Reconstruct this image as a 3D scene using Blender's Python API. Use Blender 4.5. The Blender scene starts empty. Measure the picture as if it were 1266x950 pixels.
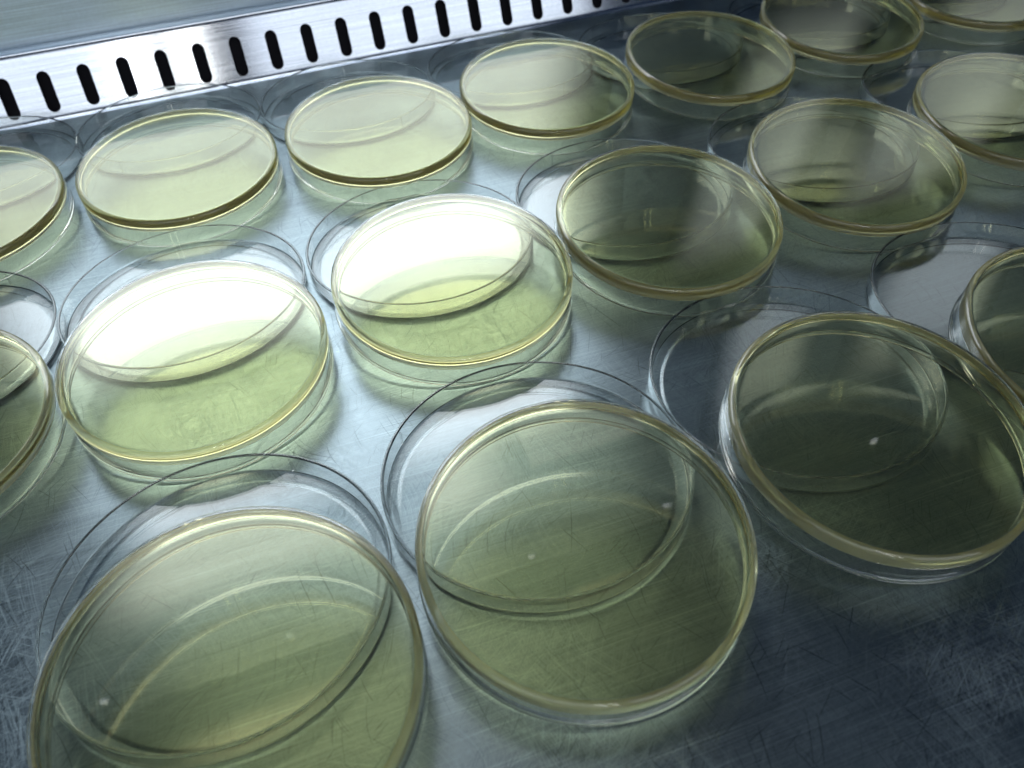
import bpy, bmesh, math, random
from mathutils import Vector, Matrix
random.seed(7)
C = bpy.context.scene.collection
scn = bpy.context.scene
MM = 0.001
U = Vector((math.cos(math.radians(18.66)), math.sin(math.radians(18.66)), 0))   # along the rear grille
N = Vector((-U.y, U.x, 0))                                                        # away from the camera
A0 = Vector((-234.7, 430.0, 0))                                                   # a point on the foot of the grille (mm)


def place(u, n, z):
    return (A0 + U * u + N * n + Vector((0, 0, z))) * MM


# ------------------------------------------------------------------ camera
cam = bpy.data.cameras.new('camera')
cam.sensor_width = 36
cam.lens = 28.79
cam.clip_start = 0.005
cam.clip_end = 50
cam.dof.use_dof = True
cam.dof.focus_distance = 0.275
cam.dof.aperture_fstop = 17
co = bpy.data.objects.new('camera', cam)
C.objects.link(co)
R_ = Vector((0.99804566, -0.04319547, -0.04515545))
UP = Vector((0.06248891, 0.6898993, 0.72120322))
W_ = Vector((0, 0.72261546, -0.69125024))
m = Matrix((R_, UP, -W_)).transposed().to_4x4()
m.translation = Vector((0, 0, 0.19139))
co.matrix_world = m
scn.camera = co

# ------------------------------------------------------------------ world, lamps, exposure
w = bpy.data.worlds.new('World')
scn.world = w
w.use_nodes = True
bg = w.node_tree.nodes['Background']
bg.inputs[0].default_value = (0.010, 0.018, 0.034, 1)
bg.inputs[1].default_value = 1.0


def area(name, centre, target, sx, sy, radiance, color, spread=math.pi):
    """radiance: brightness of the lamp's face as a camera would see it"""
    l = bpy.data.lights.new(name, 'AREA')
    l.shape = 'RECTANGLE'
    l.size, l.size_y = sx * MM, sy * MM
    l.energy = radiance * math.pi * sx * sy * MM * MM
    l.color = color
    l.spread = spread
    o = bpy.data.objects.new(name, l)
    C.objects.link(o)
    d = Vector(target) - Vector(centre)
    zax = -d.normalized()
    xax = U.copy() if abs(zax.dot(U)) < .9 else N.copy()
    yax = zax.cross(xax).normalized()
    xax = yax.cross(zax).normalized()
    mm = Matrix((xax, yax, zax)).transposed().to_4x4()
    mm.translation = Vector(centre)
    o.matrix_world = mm
    return o


def facing(u, n, z, tu, tn, tz, sx, sy, rad, col, name):
    return area(name, place(u, n, z), place(tu, tn, tz), sx, sy, rad, col)


COOL = (0.90, 0.95, 1.0)
WARM = (1.0, 0.97, 0.90)
facing(-1045, -1500, 520, -1045, 0, 100, 2000, 800, 1.15, COOL, 'room_light')
facing(595, -1500, 520, 595, 0, 100, 840, 800, 1.15, COOL, 'room_light')
for uu in (-75, 45):
    facing(uu, -1480, 520, uu, 0, 100, 34, 700, 7, WARM, 'room_light')  # narrow bright panels added to streak the back wall
facing(330, -30, 700, 330, -30, 0, 240, 100, .5, WARM, 'top_softbox')  # dim softbox added overhead as soft top light
for uu in (-179, 5, 261, 431, 739):
    facing(uu, -178, 700, 150, -200, 0, 8, 5, 1.6, COOL, 'small_lamp').data.shape = 'ELLIPSE'

scn.view_settings.view_transform = 'Standard'
scn.view_settings.look = 'None'
scn.view_settings.exposure = 0.4
scn.view_settings.gamma = 1
cy = scn.cycles
cy.max_bounces = 20
cy.transmission_bounces = 16
cy.glossy_bounces = 8
cy.diffuse_bounces = 2
cy.transparent_max_bounces = 16
cy.volume_bounces = 0
cy.caustics_reflective = True
cy.caustics_refractive = True
cy.blur_glossy = 0.25
cy.sample_clamp_indirect = 16
cy.use_denoising = True
cy.adaptive_threshold = 0.04


# ------------------------------------------------------------------ node helpers
class Mat:
    def __init__(self, name):
        self.m = bpy.data.materials.new(name)
        self.m.use_nodes = True
        self.t = self.m.node_tree
        self.t.nodes.clear()
        self.out = self.t.nodes.new('ShaderNodeOutputMaterial')

    def n(self, kind, ins=None, **props):
        nd = self.t.nodes.new(kind)
        for k, v in props.items():
            setattr(nd, k, v)
        for k, v in (ins or {}).items():
            if isinstance(v, bpy.types.NodeSocket):
                self.t.links.new(v, nd.inputs[k])
            else:
                nd.inputs[k].default_value = v
        return nd

    def math(self, op, a, b=0.0, c=0.0, clamp=False):
        nd = self.n('ShaderNodeMath', {0: a, 1: b, 2: c}, operation=op)
        nd.use_clamp = clamp
        return nd.outputs[0]

    def ramp(self, fac, stops):
        nd = self.n('ShaderNodeValToRGB', {0: fac})
        e = nd.color_ramp.elements
        while len(e) < len(stops):
            e.new(0.5)
        for el, (pos, col) in zip(e, stops):
            el.position = pos
            el.color = col if len(col) == 4 else (*col, 1)
        return nd.outputs[0]

    def smooth(self, x, a, b):
        nd = self.n('ShaderNodeMapRange', {0: x, 1: a, 2: b, 3: 0.0, 4: 1.0}, interpolation_type='SMOOTHSTEP')
        return nd.outputs[0]

    def done(self, shader, vol=None):
        self.t.links.new(shader, self.out.inputs[0])
        if vol is not None:
            self.t.links.new(vol, self.out.inputs[1])
        return self.m


def hairlines(M, pos, angle, length, density, lo, hi, seed, bend=0.25):
    """sparse long thin scratches running at one angle; white on black"""
    warp = M.n('ShaderNodeTexNoise', {'Vector': pos, 'Scale': 14.0, 'Detail': 1.0}).outputs['Color']
    wv = M.n('ShaderNodeVectorMath', {0: warp, 1: (0.5, 0.5, 0.5)}, operation='SUBTRACT').outputs[0]
    ws = M.n('ShaderNodeVectorMath', {0: wv, 3: 0.02 * bend}, operation='SCALE').outputs[0]
    p = M.n('ShaderNodeVectorMath', {0: pos, 1: ws}, operation='ADD').outputs[0]
    mp = M.n('ShaderNodeMapping', {'Vector': p, 'Location': (seed, seed * .37, 0), 'Rotation': (0, 0, math.radians(angle)),
                                   'Scale': (length, 1.0 / density, 1)}, vector_type='TEXTURE').outputs[0]
    nz = M.n('ShaderNodeTexNoise', {'Vector': mp, 'Scale': 1.0, 'Detail': 0.0}).outputs[0]
    return M.smooth(nz, lo, hi)


def steel(name, base, rough, angle, scratches, streak_scale=1.0, bump=0.12, aniso=0.55, tang=(0, 0, 1), cl=.35):
    M = Mat(name)
    pos = M.n('ShaderNodeNewGeometry').outputs['Position']
    br = M.n('ShaderNodeMapping', {'Vector': pos, 'Rotation': (0, 0, math.radians(angle)), 'Scale': (1 / 18, 1 / (2400 * streak_scale), 1 / (2400 * streak_scale))}, vector_type='TEXTURE').outputs[0]
    brush = M.n('ShaderNodeTexNoise', {'Vector': br, 'Scale': 1.0, 'Detail': 2.0, 'Roughness': 0.6}).outputs[0]
    br2 = M.n('ShaderNodeMapping', {'Vector': pos, 'Rotation': (0, 0, math.radians(angle)), 'Scale': (1 / 5, 1 / 420, 1 / 420)}, vector_type='TEXTURE').outputs[0]
    brush2 = M.n('ShaderNodeTexNoise', {'Vector': br2, 'Scale': 1.0, 'Detail': 2.0}).outputs[0]
    cloud = M.n('ShaderNodeTexNoise', {'Vector': pos, 'Scale': 22.0, 'Detail': 5.0, 'Roughness': 0.6}).outputs[0]
    fine = M.n('ShaderNodeTexNoise', {'Vector': pos, 'Scale': 700.0, 'Detail': 2.0}).outputs[0]
    value = M.math('MULTIPLY_ADD', brush, 0.8, 0.6)
    value = M.math('MULTIPLY', value, M.math('MULTIPLY_ADD', brush2, 0.3, 0.85))
    value = M.math('MULTIPLY', value, M.math('MULTIPLY_ADD', cloud, cl, 1 - cl / 2))
    value = M.math('MULTIPLY', value, M.math('MULTIPLY_ADD', fine, 0.2, 0.9))
    rgh = M.math('MULTIPLY_ADD', cloud, cl * .45, rough - cl * .22)
    rgh = M.math('MULTIPLY_ADD', brush, 0.10, M.math('SUBTRACT', rgh, 0.05))
    hgt = M.math('MULTIPLY_ADD', brush, 0.35, M.math('MULTIPLY', fine, 0.12))
    if scratches:
        where = M.n('ShaderNodeTexNoise', {'Vector': pos, 'Scale': 17.0, 'Detail': 2.0}).outputs[0]
        light = None
        for k, (ang, ln, dn, lo) in enumerate(((48, .030, 5000, .64), (78, .026, 4800, .64), (-58, .034, 4600, .64), (112, .028, 5000, .65),
                                               (-12, .030, 4000, .68), (30, .022, 4200, .67))):
            h_ = hairlines(M, pos, ang, ln, dn, lo, lo + .045, 3.7 * k + 1.3, 1.0 + .5 * (k % 3))
            light = h_ if light is None else M.math('MAXIMUM', light, h_)
        gate = M.smooth(where, .40, .62)
        light = M.math('MULTIPLY', light, M.math('MULTIPLY_ADD', gate, .7, .3))
        dark = None
        for k, (ang, ln, dn, lo) in enumerate(((100, .024, 2600, .735), (-50, .020, 2400, .74), (62, .012, 2600, .74))):
            h_ = hairlines(M, pos, ang, ln, dn, lo, lo + .04, 9.1 * k + 5.3, 2.2)
            dark = h_ if dark is None else M.math('MAXIMUM', dark, h_)
        long_ = hairlines(M, pos, angle - 1, .05, 2600, .70, .74, 2.2, .06)
        value = M.math('ADD', value, M.math('MULTIPLY', light, .55))
        value = M.math('ADD', value, M.math('MULTIPLY', long_, .32))
        value = M.math('MULTIPLY', value, M.math('MULTIPLY_ADD', dark, -.36, 1.0))
        rgh = M.math('ADD', rgh, M.math('MULTIPLY', light, .25))
    col = M.n('ShaderNodeVectorMath', {0: base, 3: value}, operation='SCALE').outputs[0]
    bp = M.n('ShaderNodeBump', {'Strength': bump, 'Distance': 0.00006, 'Height': hgt}).outputs[0]
    tan = M.n('ShaderNodeCombineXYZ', {0: tang[0], 1: tang[1], 2: tang[2]}).outputs[0]
    b = M.n('ShaderNodeBsdfPrincipled', {'Base Color': col, 'Metallic': 1.0, 'Roughness': rgh, 'Anisotropic': aniso, 'Normal': bp, 'Tangent': tan})
    return M.done(b.outputs[0])


steel_table = steel('scratched_brushed_steel', (0.235, 0.295, 0.322), 0.31, 17.5, True, 1.0, 0.3, 0.6, tuple(N), .3)
steel_face = steel('brushed_steel_grille', (0.62, 0.67, 0.76), 0.16, 18.66, False, .8, 0.05, 0.8, tuple(N * math.cos(math.radians(70)) + Vector((0, 0, math.sin(math.radians(70))))), .05)
steel_wall = steel('brushed_steel_back', (0.46, 0.57, 0.66), 0.34, 18.66, False, .6, 0.05, 0.8, (0, 0, 1), .1)


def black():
    M = Mat('slot_shade_black')  # near-black colour paints in the shade behind the slots
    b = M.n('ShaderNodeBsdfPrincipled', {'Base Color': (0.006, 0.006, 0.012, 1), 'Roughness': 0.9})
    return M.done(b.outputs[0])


def plastic():
    M = Mat('clear_polystyrene')
    pos = M.n('ShaderNodeNewGeometry').outputs['Position']
    nz = M.n('ShaderNodeTexNoise', {'Vector': pos, 'Scale': 45.0, 'Detail': 2.0}).outputs[0]
    bp = M.n('ShaderNodeBump', {'Strength': 0.12, 'Distance': 0.0003, 'Height': nz}).outputs[0]
    g = M.n('ShaderNodeBsdfGlass', {'Color': (0.985, 0.992, 0.99, 1), 'Roughness': 0.0, 'IOR': 1.57, 'Normal': bp})
    h = M.n('ShaderNodeBsdfDiffuse', {'Color': (.85, .9, .9, 1)})
    return M.done(M.n('ShaderNodeMixShader', {0: 0.006, 1: g.outputs[0], 2: h.outputs[0]}).outputs[0])


def gel():
    M = Mat('agar_gel')
    pos = M.n('ShaderNodeNewGeometry').outputs['Position']
    nz = M.n('ShaderNodeTexNoise', {'Vector': pos, 'Scale': 30.0, 'Detail': 3.0}).outputs[0]
    bp = M.n('ShaderNodeBump', {'Strength': 0.10, 'Distance': 0.0005, 'Height': nz}).outputs[0]
    wet = M.n('ShaderNodeAttribute', attribute_name='wet').outputs['Fac']      # 1 where the gel touches the plastic
    ior = M.math('MULTIPLY_ADD', wet, 1.34 / 1.57 - 1.34, 1.34)
    g = M.n('ShaderNodeBsdfGlass', {'Color': (1, 1, 1, 1), 'Roughness': 0.0, 'IOR': ior, 'Normal': bp})
    d = M.n('ShaderNodeBsdfTranslucent', {'Color': (0.92, 0.86, 0.66, 1)})
    d2 = M.n('ShaderNodeBsdfDiffuse', {'Color': (0.90, 0.84, 0.64, 1)})
    dd = M.n('ShaderNodeMixShader', {0: 0.5, 1: d.outputs[0], 2: d2.outputs[0]})
    edge = M.n('ShaderNodeAttribute', attribute_name='edge').outputs['Fac']
    fac = M.math('MULTIPLY', M.math('MULTIPLY_ADD', nz, 0.02, 0.012), M.math('SUBTRACT', 1.0, wet))
    mx = M.n('ShaderNodeMixShader', {0: fac, 1: g.outputs[0], 2: dd.outputs[0]})
    e1 = M.n('ShaderNodeBsdfTranslucent', {'Color': (0.98, 0.90, 0.50, 1)})
    e2 = M.n('ShaderNodeBsdfDiffuse', {'Color': (0.96, 0.88, 0.48, 1)})
    ee = M.n('ShaderNodeMixShader', {0: 0.5, 1: e1.outputs[0], 2: e2.outputs[0]})
    mx = M.n('ShaderNodeMixShader', {0: M.math('MULTIPLY', edge, .34), 1: mx.outputs[0], 2: ee.outputs[0]})
    v = M.n('ShaderNodeVolumeAbsorption', {'Color': (0.968, 0.935, 0.19, 1), 'Density': 126.0})
    return M.done(mx.outputs[0], v.outputs[0])


M_black, M_plastic, M_gel = black(), plastic(), gel()


# ------------------------------------------------------------------ mesh helpers
def link(name, me, mat, parent=None):
    o = bpy.data.objects.new(name, me)
    C.objects.link(o)
    if not me.materials:
        me.materials.append(mat)
    if parent:
        o.parent = parent
    return o


def arc(cx, cz, r, a0, a1, k=5):
    return [(cx + r * math.cos(math.radians(a0 + (a1 - a0) * i / k)), cz + r * math.sin(math.radians(a0 + (a1 - a0) * i / k))) for i in range(k + 1)]


def lathe(name, prof, seg=160):
    """closed solid of revolution; prof from the axis to the axis, mm"""
    vs, fs = [], []
    rings = []
    for r, z in prof:
        if r < 1e-6:
            rings.append([len(vs)])
            vs.append((0, 0, z * MM))
        else:
            i0 = len(vs)
            rings.append(list(range(i0, i0 + seg)))
            vs += [(r * MM * math.cos(2 * math.pi * k / seg), r * MM * math.sin(2 * math.pi * k / seg), z * MM) for k in range(seg)]
    for a, b in zip(rings[:-1], rings[1:]):
        for k in range(seg):
            k2 = (k + 1) % seg
            if len(a) == 1 and len(b) == 1:
                continue
            if len(a) == 1:
                fs.append((a[0], b[k], b[k2]))
            elif len(b) == 1:
                fs.append((a[k], b[0], a[k2]))
            else:
                fs.append((a[k], b[k], b[k2], a[k2]))
    me = bpy.data.meshes.new(name)
    me.from_pydata(vs, [], fs)
    bm = bmesh.new()
    bm.from_mesh(me)
    bmesh.ops.recalc_face_normals(bm, faces=bm.faces)
    bm.to_mesh(me)
    bm.free()
    me.polygons.foreach_set('use_smooth', [True] * len(me.polygons))
    return me


RB, RL, HB, HL = 43.5, 45.5, 13.0, 8.25
T = 1.05
# inverted dish: open rim at z=0, closed end at z=HB
ZA = HB - T
RA = RB - T
ZS = ZA - 3.6
corner = arc(RA - 1.2, ZA - 1.2, 1.2, 90, 0, 6)
dish_prof = ([(0, HB), (20, HB), (40, HB), (RB - 2.1, HB), (RB - 1.95, HB)] + arc(RB - 1.8, HB - 1.8, 1.8, 90, 0, 8)
             + [(RB, HB - 2.0), (RB, HB - 2.4), (RB, 6), (RB, 1.9), (RB + .06, 1.6), (RB + .24, 1.35), (RB + .3, 1.1), (RB + .3, .5)] + arc(RB - .05, .35, .35, 0, -90, 4) + arc(RB - T + .35, .35, .35, -90, -180, 4)
             + [(RA, .6), (RA, 4), (RA, ZS - 1.0)])       # open where the gel adheres; the gel's own skin closes it
wet_prof = [(0, ZA), (20, ZA), (38, ZA), (RA - 1.5, ZA)] + corner + [(RA, ZA - 1.6), (RA, ZS - .6), (RA, ZS - 1.0)]
dry_prof = [(RA - .12, ZS - 1.02), (RA - .35, ZS - .72), (RA - .8, ZS - .36), (RA - 1.4, ZS - .14), (RA - 2.3, ZS - .03), (RA - 3.2, ZS), (36, ZS), (20, ZS), (0, ZS)]
agar_prof = wet_prof + dry_prof
# lid lying on its closed face: walls up
lid_prof = ([(0, 0.15), (20, 0.15), (40, 0.15), (41.2, 0.15), (41.6, .02), (42, 0), (RL - .4, 0)] + arc(RL - .16, .16, .16, -90, 0, 3)
            + [(RL, 1.0), (RL, 4), (RL, HL - .6)] + arc(RL - .35, HL - .35, .35, 0, 90, 5) + arc(RL - 1.0 + .35, HL - .35, .35, 90, 180, 5)
            + [(RL - 1.0, HL - .6), (RL - 1.0, 4), (RL - 1.0, 1.9)] + arc(RL - 1.6, 1.8, .6, 0, -90, 4)[0:]
            + [(RL - 1.75, 1.2), (RL - 2.2, 1.2), (40, 1.2), (20, 1.2), (0, 1.2)])
me_dish = lathe('dish_body', dish_prof)
me_agar = lathe('agar_gel', agar_prof)
wet = me_agar.attributes.new('wet', 'FLOAT', 'FACE')
edg = me_agar.attributes.new('edge', 'FLOAT', 'FACE')
for pf in me_agar.polygons:
    vz = [me_agar.vertices[i].co for i in pf.vertices]
    top_ = min(v.z for v in vz) > (ZA - .01) * MM
    side = min(math.hypot(v.x, v.y) for v in vz) > (RA - .9) * MM and min(v.z for v in vz) > (ZS - 1.01) * MM and max(v.z for v in vz) > (ZS - .9) * MM
    r0 = min(math.hypot(v.x, v.y) for v in vz)
    meniscus = max(v.z for v in vz) < (ZS + .01) * MM and r0 < (RA - .05) * MM
    edg.data[pf.index].value = 1.0 if side and not meniscus else 0.0
    wet.data[pf.index].value = 1.0 if (top_ or side) and not meniscus else 0.0
# the dish's skin stays open there: face its normals outward from the axis side by hand
bmd = bmesh.new()
bmd.from_mesh(me_dish)
bmd.faces.ensure_lookup_table()
topf = min(bmd.faces, key=lambda f: f.calc_center_median().x ** 2 + f.calc_center_median().y ** 2)
if topf.normal.z < 0:
    bmesh.ops.reverse_faces(bmd, faces=bmd.faces[:])
bmd.to_mesh(me_dish)
bmd.free()
me_lid = lathe('lid_body', lid_prof)


def rib_mesh():
    bm = bmesh.new()
    bmesh.ops.create_cube(bm, size=1, matrix=Matrix.Translation((0, 0, 0)) @ Matrix.Diagonal((.55 * MM, .45 * MM, 5.2 * MM, 1)))
    bmesh.ops.bevel(bm, geom=bm.edges[:], offset=.1 * MM, segments=2, affect='EDGES')
    me = bpy.data.meshes.new('vent_rib')
    bm.to_mesh(me)
    bm.free()
    return me


me_rib = rib_mesh()

# ------------------------------------------------------------------ the setting
def poly_obj(name, vs, fs, mat, parent=None, kind='structure', smooth=False):
    me = bpy.data.meshes.new(name)
    me.from_pydata([tuple(v) for v in vs], [], fs)
    if smooth:
        me.polygons.foreach_set('use_smooth', [True] * len(me.polygons))
    o = link(name, me, mat, parent)
    if kind and parent is None:
        o['kind'] = kind
    return o


P = place
# bench sheet with thickness
u0, u1, n0, n1 = -700, 1300, -900, 0
top = [P(u0, n0, 0), P(u1, n0, 0), P(u1, n1, 0), P(u0, n1, 0)]
bot = [v - Vector((0, 0, .0015)) for v in top]
poly_obj('work_surface', top + bot, [(0, 1, 2, 3), (7, 6, 5, 4), (0, 4, 5, 1), (1, 5, 6, 2), (2, 6, 7, 3), (3, 7, 4, 0)], steel_table)

# rear grille: sloping face with slots cut out, rounded bends top and bottom
AL = math.radians(70)


def face_pt(u, e, d=0.0):
    """u along, e up the slope, d proud of the sheet"""
    n = math.cos(AL) * e - math.sin(AL) * d
    z = math.sin(AL) * e + math.cos(AL) * d
    return P(u, n, z)


FH = 34.0
bm = bmesh.new()
PITCH, SW, S0, S1 = 20.1, 6.7, 3.2, 24.2
first = -1.0
ks = range(-12, 50)


def cell(bm, uc):
    r = SW / 2
    a, b = uc - PITCH / 2, uc + PITCH / 2
    e_lo, e_hi = 2.0, FH - 2.0
    K = 8
    slot = []
    for i in range(K + 1):                      # top cap right to left
        t = math.pi * i / K
        slot.append((uc + r * math.cos(t), S1 - r + r * math.sin(t)))
    for i in range(K + 1):
        t = math.pi + math.pi * i / K
        slot.append((uc + r * math.cos(t), S0 + r + r * math.sin(t)))
    n_ = len(slot)
    outer = []
    for (x, y) in slot:                          # project each slot vertex out to the cell border
        i = slot.index((x, y))
        if i <= K:
            t = math.pi * i / K
            cx, cy_ = uc, S1 - r
        else:
            t = math.pi + math.pi * (i - K - 1) / K
            cx, cy_ = uc, S0 + r
        dx, dy = math.cos(t), math.sin(t)
        cand = []
        if dx > 1e-6: cand.append((b - cx) / dx)
        if dx < -1e-6: cand.append((a - cx) / dx)
        if dy > 1e-6: cand.append((e_hi - cy_) / dy)
        if dy < -1e-6: cand.append((e_lo - cy_) / dy)
        s = min(cand)
        outer.append((cx + dx * s, cy_ + dy * s))
    vi = [bm.verts.new(face_pt(*q)) for q in slot]
    vo = [bm.verts.new(face_pt(*q)) for q in outer]
    vb = [bm.verts.new(face_pt(q[0], q[1], -1.2)) for q in slot]
    for i in range(n_):
        j = (i + 1) % n_
        bm.faces.new((vi[i], vi[j], vo[j], vo[i]))
        bm.faces.new((vb[i], vb[j], vi[j], vi[i]))
    # corner fill triangles
    for cx, cy_ in ((a, e_lo), (b, e_lo), (a, e_hi), (b, e_hi)):
        best = None
        for i in range(n_):
            j = (i + 1) % n_
            (x1, y1), (x2, y2) = outer[i], outer[j]
            if {round(x1, 4) == round(cx, 4), round(y1, 4) == round(cy_, 4)} == {True, False} or True:
                on1x, on1y = abs(x1 - cx) < 1e-4, abs(y1 - cy_) < 1e-4
                on2x, on2y = abs(x2 - cx) < 1e-4, abs(y2 - cy_) < 1e-4
                if (on1x and on2y and not on1y and not on2x) or (on1y and on2x and not on1x and not on2y):
                    best = (i, j)
        if best:
            vc = bm.verts.new(face_pt(cx, cy_))
            bm.faces.new((vo[best[0]], vo[best[1]], vc))


for k in ks:
    cell(bm, first + k * PITCH)
bmesh.ops.remove_doubles(bm, verts=bm.verts[:], dist=1e-6)
ua, ub = first + ks[0] * PITCH - PITCH / 2, first + ks[-1] * PITCH + PITCH / 2
# bend at the foot, bend at the head, ledge behind the head
prof = []
prof += [(-3.0, 0.02), (-2.0, 0.02), (-1.2, .06), (-.5, .25), (.05, .75), (.4, 1.3), (math.cos(AL) * 2.0, math.sin(AL) * 2.0)]
for s, e in zip(prof[:-1], prof[1:]):
    f = bm.faces.new([bm.verts.new(P(ua, *s)), bm.verts.new(P(ub, *s)), bm.verts.new(P(ub, *e)), bm.verts.new(P(ua, *e))])
hx, hz = math.cos(AL) * (FH - 2), math.sin(AL) * (FH - 2)
prof2 = [(hx, hz), (hx + .45, hz + 1.1), (hx + 1.1, hz + 1.75), (hx + 2.0, hz + 2.05), (hx + 3.2, hz + 2.1), (hx + 9.5, hz + 2.1), (hx + 10.1, hz + 1.8), (hx + 10.3, hz + 1.0), (hx + 10.3, hz - 8)]
for s, e in zip(prof2[:-1], prof2[1:]):
    bm.faces.new([bm.verts.new(P(ua, *s)), bm.verts.new(P(ub, *s)), bm.verts.new(P(ub, *e)), bm.verts.new(P(ua, *e))])
bmesh.ops.remove_doubles(bm, verts=bm.verts[:], dist=1e-6)
bmesh.ops.recalc_face_normals(bm, faces=bm.faces[:])
me = bpy.data.meshes.new('rear_grille')
bm.to_mesh(me)
bm.free()
me.polygons.foreach_set('use_smooth', [True] * len(me.polygons))
me.set_sharp_from_angle(angle=math.radians(40))
gr = link('rear_grille', me, steel_face)
gr['kind'] = 'structure'
# near-black sheet behind the slots, shade of the hollow put into its colour
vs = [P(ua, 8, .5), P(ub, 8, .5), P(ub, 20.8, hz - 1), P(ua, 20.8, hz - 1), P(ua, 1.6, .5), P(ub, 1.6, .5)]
poly_obj('slot_shade', vs, [(0, 1, 2, 3), (4, 5, 1, 0)], M_black, gr)

# back wall behind the grille
WN = hx + 12.0
vs = [P(-700, WN, 15), P(1300, WN, 15), P(1300, WN, 620), P(-700, WN, 620), P(-700, WN + 2, 15), P(1300, WN + 2, 15), P(1300, WN + 2, 620), P(-700, WN + 2, 620)]
poly_obj('back_wall', vs, [(0, 1, 2, 3), (7, 6, 5, 4), (0, 4, 5, 1), (1, 5, 6, 2), (2, 6, 7, 3), (3, 7, 4, 0)], steel_wall)



def wall_glow():
    """added glowing panel in place of the bright wall, gradient shaped for reflections"""
    M = Mat('wall_glow_panel')
    uv = M.n('ShaderNodeTexCoord').outputs['Object']
    sp = M.n('ShaderNodeSeparateXYZ', {0: uv})
    z = sp.outputs[2]
    x = sp.outputs[0]
    up = M.math('MULTIPLY_ADD', M.smooth(z, .14, .32), 3.1, 2.4)
    end = M.smooth(z, .42, .29)
    end = M.math('MULTIPLY', end, M.smooth(x, .235, .165))
    end = M.math('MULTIPLY', end, M.smooth(x, -.235, -.17))
    st = M.math('MULTIPLY', up, end)
    e = M.n('ShaderNodeEmission', {'Color': (.90, .95, 1, 1), 'Strength': st})
    return M.done(e.outputs[0])


def panel(name, u, n, z0, z1, wd, mat):
    th = .003
    vs = [(sx * wd / 2 * MM, sy * th / 2, z * MM) for z in (z0, z1) for sy in (-1, 1) for sx in (-1, 1)]
    o = poly_obj(name, vs, [(0, 1, 5, 4), (2, 6, 7, 3), (0, 2, 3, 1), (4, 5, 7, 6), (0, 4, 6, 2), (1, 3, 7, 5)], mat)
    o.location = place(u, n, 0)
    o.rotation_euler = (0, 0, math.radians(18.66))
    return o


def soft_cover(hx_, hy_, rad):
    M = Mat('ceiling_lamp_diffuser')
    sp = M.n('ShaderNodeSeparateXYZ', {0: M.n('ShaderNodeTexCoord').outputs['Object']})
    x, y = sp.outputs[0], sp.outputs[1]
    st = M.math('MULTIPLY', M.smooth(M.math('ABSOLUTE', x), hx_, hx_ * .6), M.smooth(M.math('ABSOLUTE', y), hy_, hy_ * .25))
    e = M.n('ShaderNodeEmission', {'Color': (1, .98, .92, 1), 'Strength': M.math('MULTIPLY', st, rad)})
    return M.done(e.outputs[0])


for uu, nn_, hx_, hy_, rad in ((50, -50, .25, .085, 2.2),):
    vs = [(sx * hx_, sy * hy_, sz * .003) for sz in (-1, 1) for sy in (-1, 1) for sx in (-1, 1)]
    cl = poly_obj('ceiling_light', vs, [(0, 2, 3, 1), (4, 5, 7, 6), (0, 1, 5, 4), (2, 6, 7, 3), (0, 4, 6, 2), (1, 3, 7, 5)], soft_cover(hx_, hy_, rad))
    cl.location = place(uu, nn_, 700)
    cl.rotation_euler = (0, 0, math.radians(18.66))
panel('back_wall_glow', 115, WN - 4, 105, 420, 480, wall_glow())  # unseen glowing panel added to whiten the dish tops


def side_cover(hw):
    """tall dim lit pane, fading at its rim"""
    M = Mat('side_pane_diffuser')
    sp = M.n('ShaderNodeSeparateXYZ', {0: M.n('ShaderNodeTexCoord').outputs['Object']})
    x, z = sp.outputs[0], sp.outputs[2]
    st = M.math('MULTIPLY', M.smooth(M.math('ABSOLUTE', x), hw, hw * .35), M.smooth(M.math('ABSOLUTE', M.math('SUBTRACT', z, .30)), .2, .1))
    e = M.n('ShaderNodeEmission', {'Color': (.86, .95, 1, 1), 'Strength': M.math('MULTIPLY', st, .75)})
    return M.done(e.outputs[0])


panel('back_wall_glow', 530, WN - 4, 105, 500, 130, side_cover(.065))
panel('back_wall_glow', 735, WN - 4, 105, 500, 210, side_cover(.105))

# ------------------------------------------------------------------ dishes and lids
HE = 8.465
DATA = [
    ('A', 5.4, 156.5, -1.2479, 0.1485), ('B', -80.2, 122.9, -1.1911, 0.1500), ('C', 90.3, 189.2, -1.1707, 0.1459),
    ('D', -33.4, 279.9, -1.2004, 0.1403), ('E', -121.7, 253.8, -1.2033, 0.1296), ('F', 52.1, 307.1, -1.2396, 0.1433),
    ('G', 142.0, 338.8, -1.4103, 0.1458), ('H', -164.7, 399.1, -1.2194, 0.1156), ('I', -76.3, 418.2, -1.1967, 0.1194),
    ('J', 9.9, 447.1, -1.2485, 0.1255), ('K', 94.2, 460.6, -1.1330, 0.1347), ('L', 186.6, 491.0, -1.3665, 0.1490),
    ('M', 274.0, 528.0, -1.3800, 0.1400), ('N', 229.4, 383.3, -1.4627, 0.1377), ('O', 175.7, 222.0, -1.2856, 0.1425),
    ('P', -210.3, 230.7, -1.1513, 0.1235), ('Q', -250.3, 371.8, -1.2517, 0.1173)]
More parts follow.
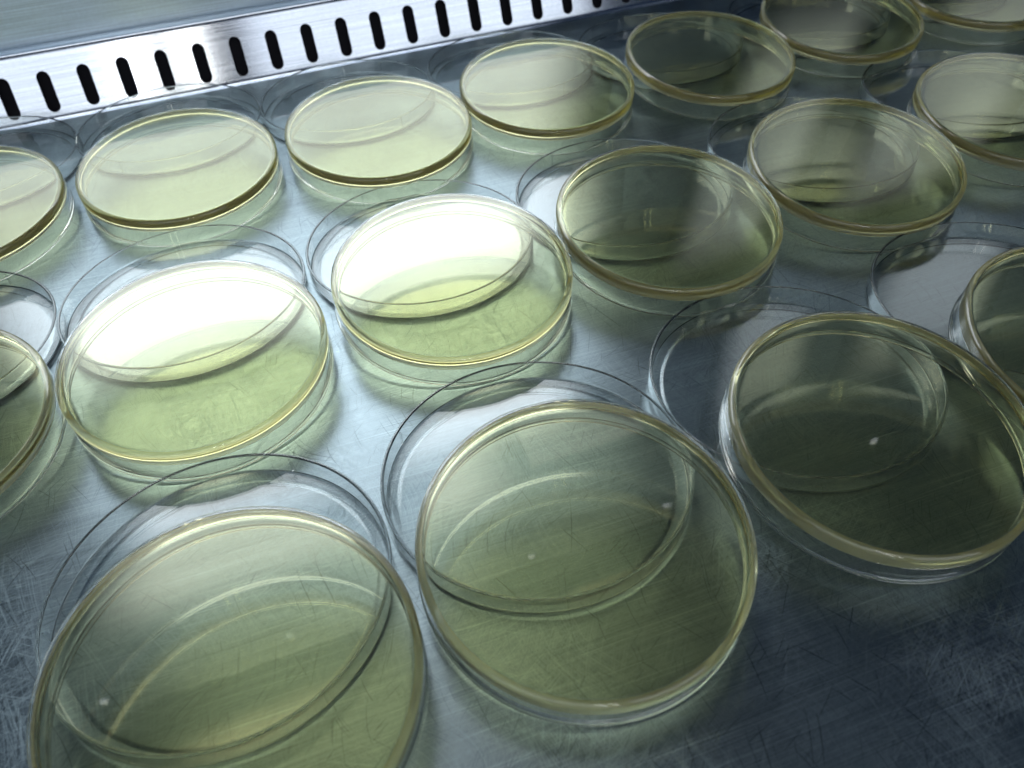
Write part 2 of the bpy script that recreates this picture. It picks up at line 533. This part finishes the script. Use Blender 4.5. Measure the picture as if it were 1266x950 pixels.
WHERE = {
    'A': 'at the middle front, whole, nearest the bottom edge',
    'B': 'at the bottom left, largest, cut by the bottom edge',
    'C': 'at the lower right with the darkest gel',
    'D': 'in the centre, the right one of two shining white',
    'E': 'on the left, the left one of two shining white',
    'F': 'right of centre with whole dark green gel, second row',
    'G': 'on the right, whole, with grey bands reflected',
    'H': 'at upper left, second from the left along the grille',
    'I': 'under the middle of the slotted grille, evenly pale',
    'J': 'near the grille, half pale and half dark',
    'K': 'in the back row, dark green, whole',
    'L': 'at the top edge, its back rim cut off',
    'M': 'in the top right corner, only its front rim showing',
    'N': 'at the upper right edge, cut by it, grey bands reflected',
    'O': 'at the right edge halfway down, only its left part showing',
    'P': 'at the left edge halfway down, only its right end showing',
    'Q': 'at the upper left edge, only its right half showing'}
for nm, x, y, phi, th in DATA:
    u = Vector((math.cos(phi), math.sin(phi), 0))
    v = Vector((-math.sin(phi), math.cos(phi), 0))
    L = Vector((x, y, 0))
    spin = random.uniform(0, 2.0)
    lid = link('dish_cover', me_lid, M_plastic)
    lid.location = L * MM + Vector((0, 0, -.00003))
    lid.rotation_euler = (0, 0, spin)
    lid['category'] = 'lid'
    lid['group'] = 'clear lids lying on the steel bench'
    lid['label'] = 'clear lid under the dish ' + WHERE[nm]
    for k in range(3):
        a = 2 * math.pi * k / 3
        rb_ = link('vent_rib', me_rib, M_plastic, lid)
        rb_.location = ((RL - 1.28) * math.cos(a) * MM, (RL - 1.28) * math.sin(a) * MM, (HL - 3.4) * MM)
        rb_.rotation_euler = (0, 0, a)
    # dish: near edge on the bench, rim resting on the lid's rim
    ch = HE / math.sin(th)
    w2 = RB ** 2 - (RB - ch) ** 2
    s = math.sqrt(max(RL ** 2 - w2, 1)) + HE / math.tan(th)
    e1 = -math.cos(th) * u + math.sin(th) * Vector((0, 0, 1))
    nn = e1.cross(v)
    if nn.z < 0:
        nn = -nn
    c0 = L + s * u + RB * e1 + Vector((0, 0, .12))
    yv = nn.cross(e1)
    mt = Matrix((e1, yv, nn)).transposed().to_4x4()
    mt.translation = c0 * MM
    d = bpy.data.objects.new('petri_dish', None)
    C.objects.link(d)
    d.empty_display_size = .01
    link('dish_body', me_dish, M_plastic, d)
    d.matrix_world = mt @ Matrix.Rotation(random.uniform(-.6, .6), 4, 'Z')
    d['category'] = 'petri dish'
    d['group'] = 'upturned agar dishes leaning on their lids'
    d['label'] = 'agar dish ' + WHERE[nm]
    ag = link('agar_gel', me_agar, M_gel, d)
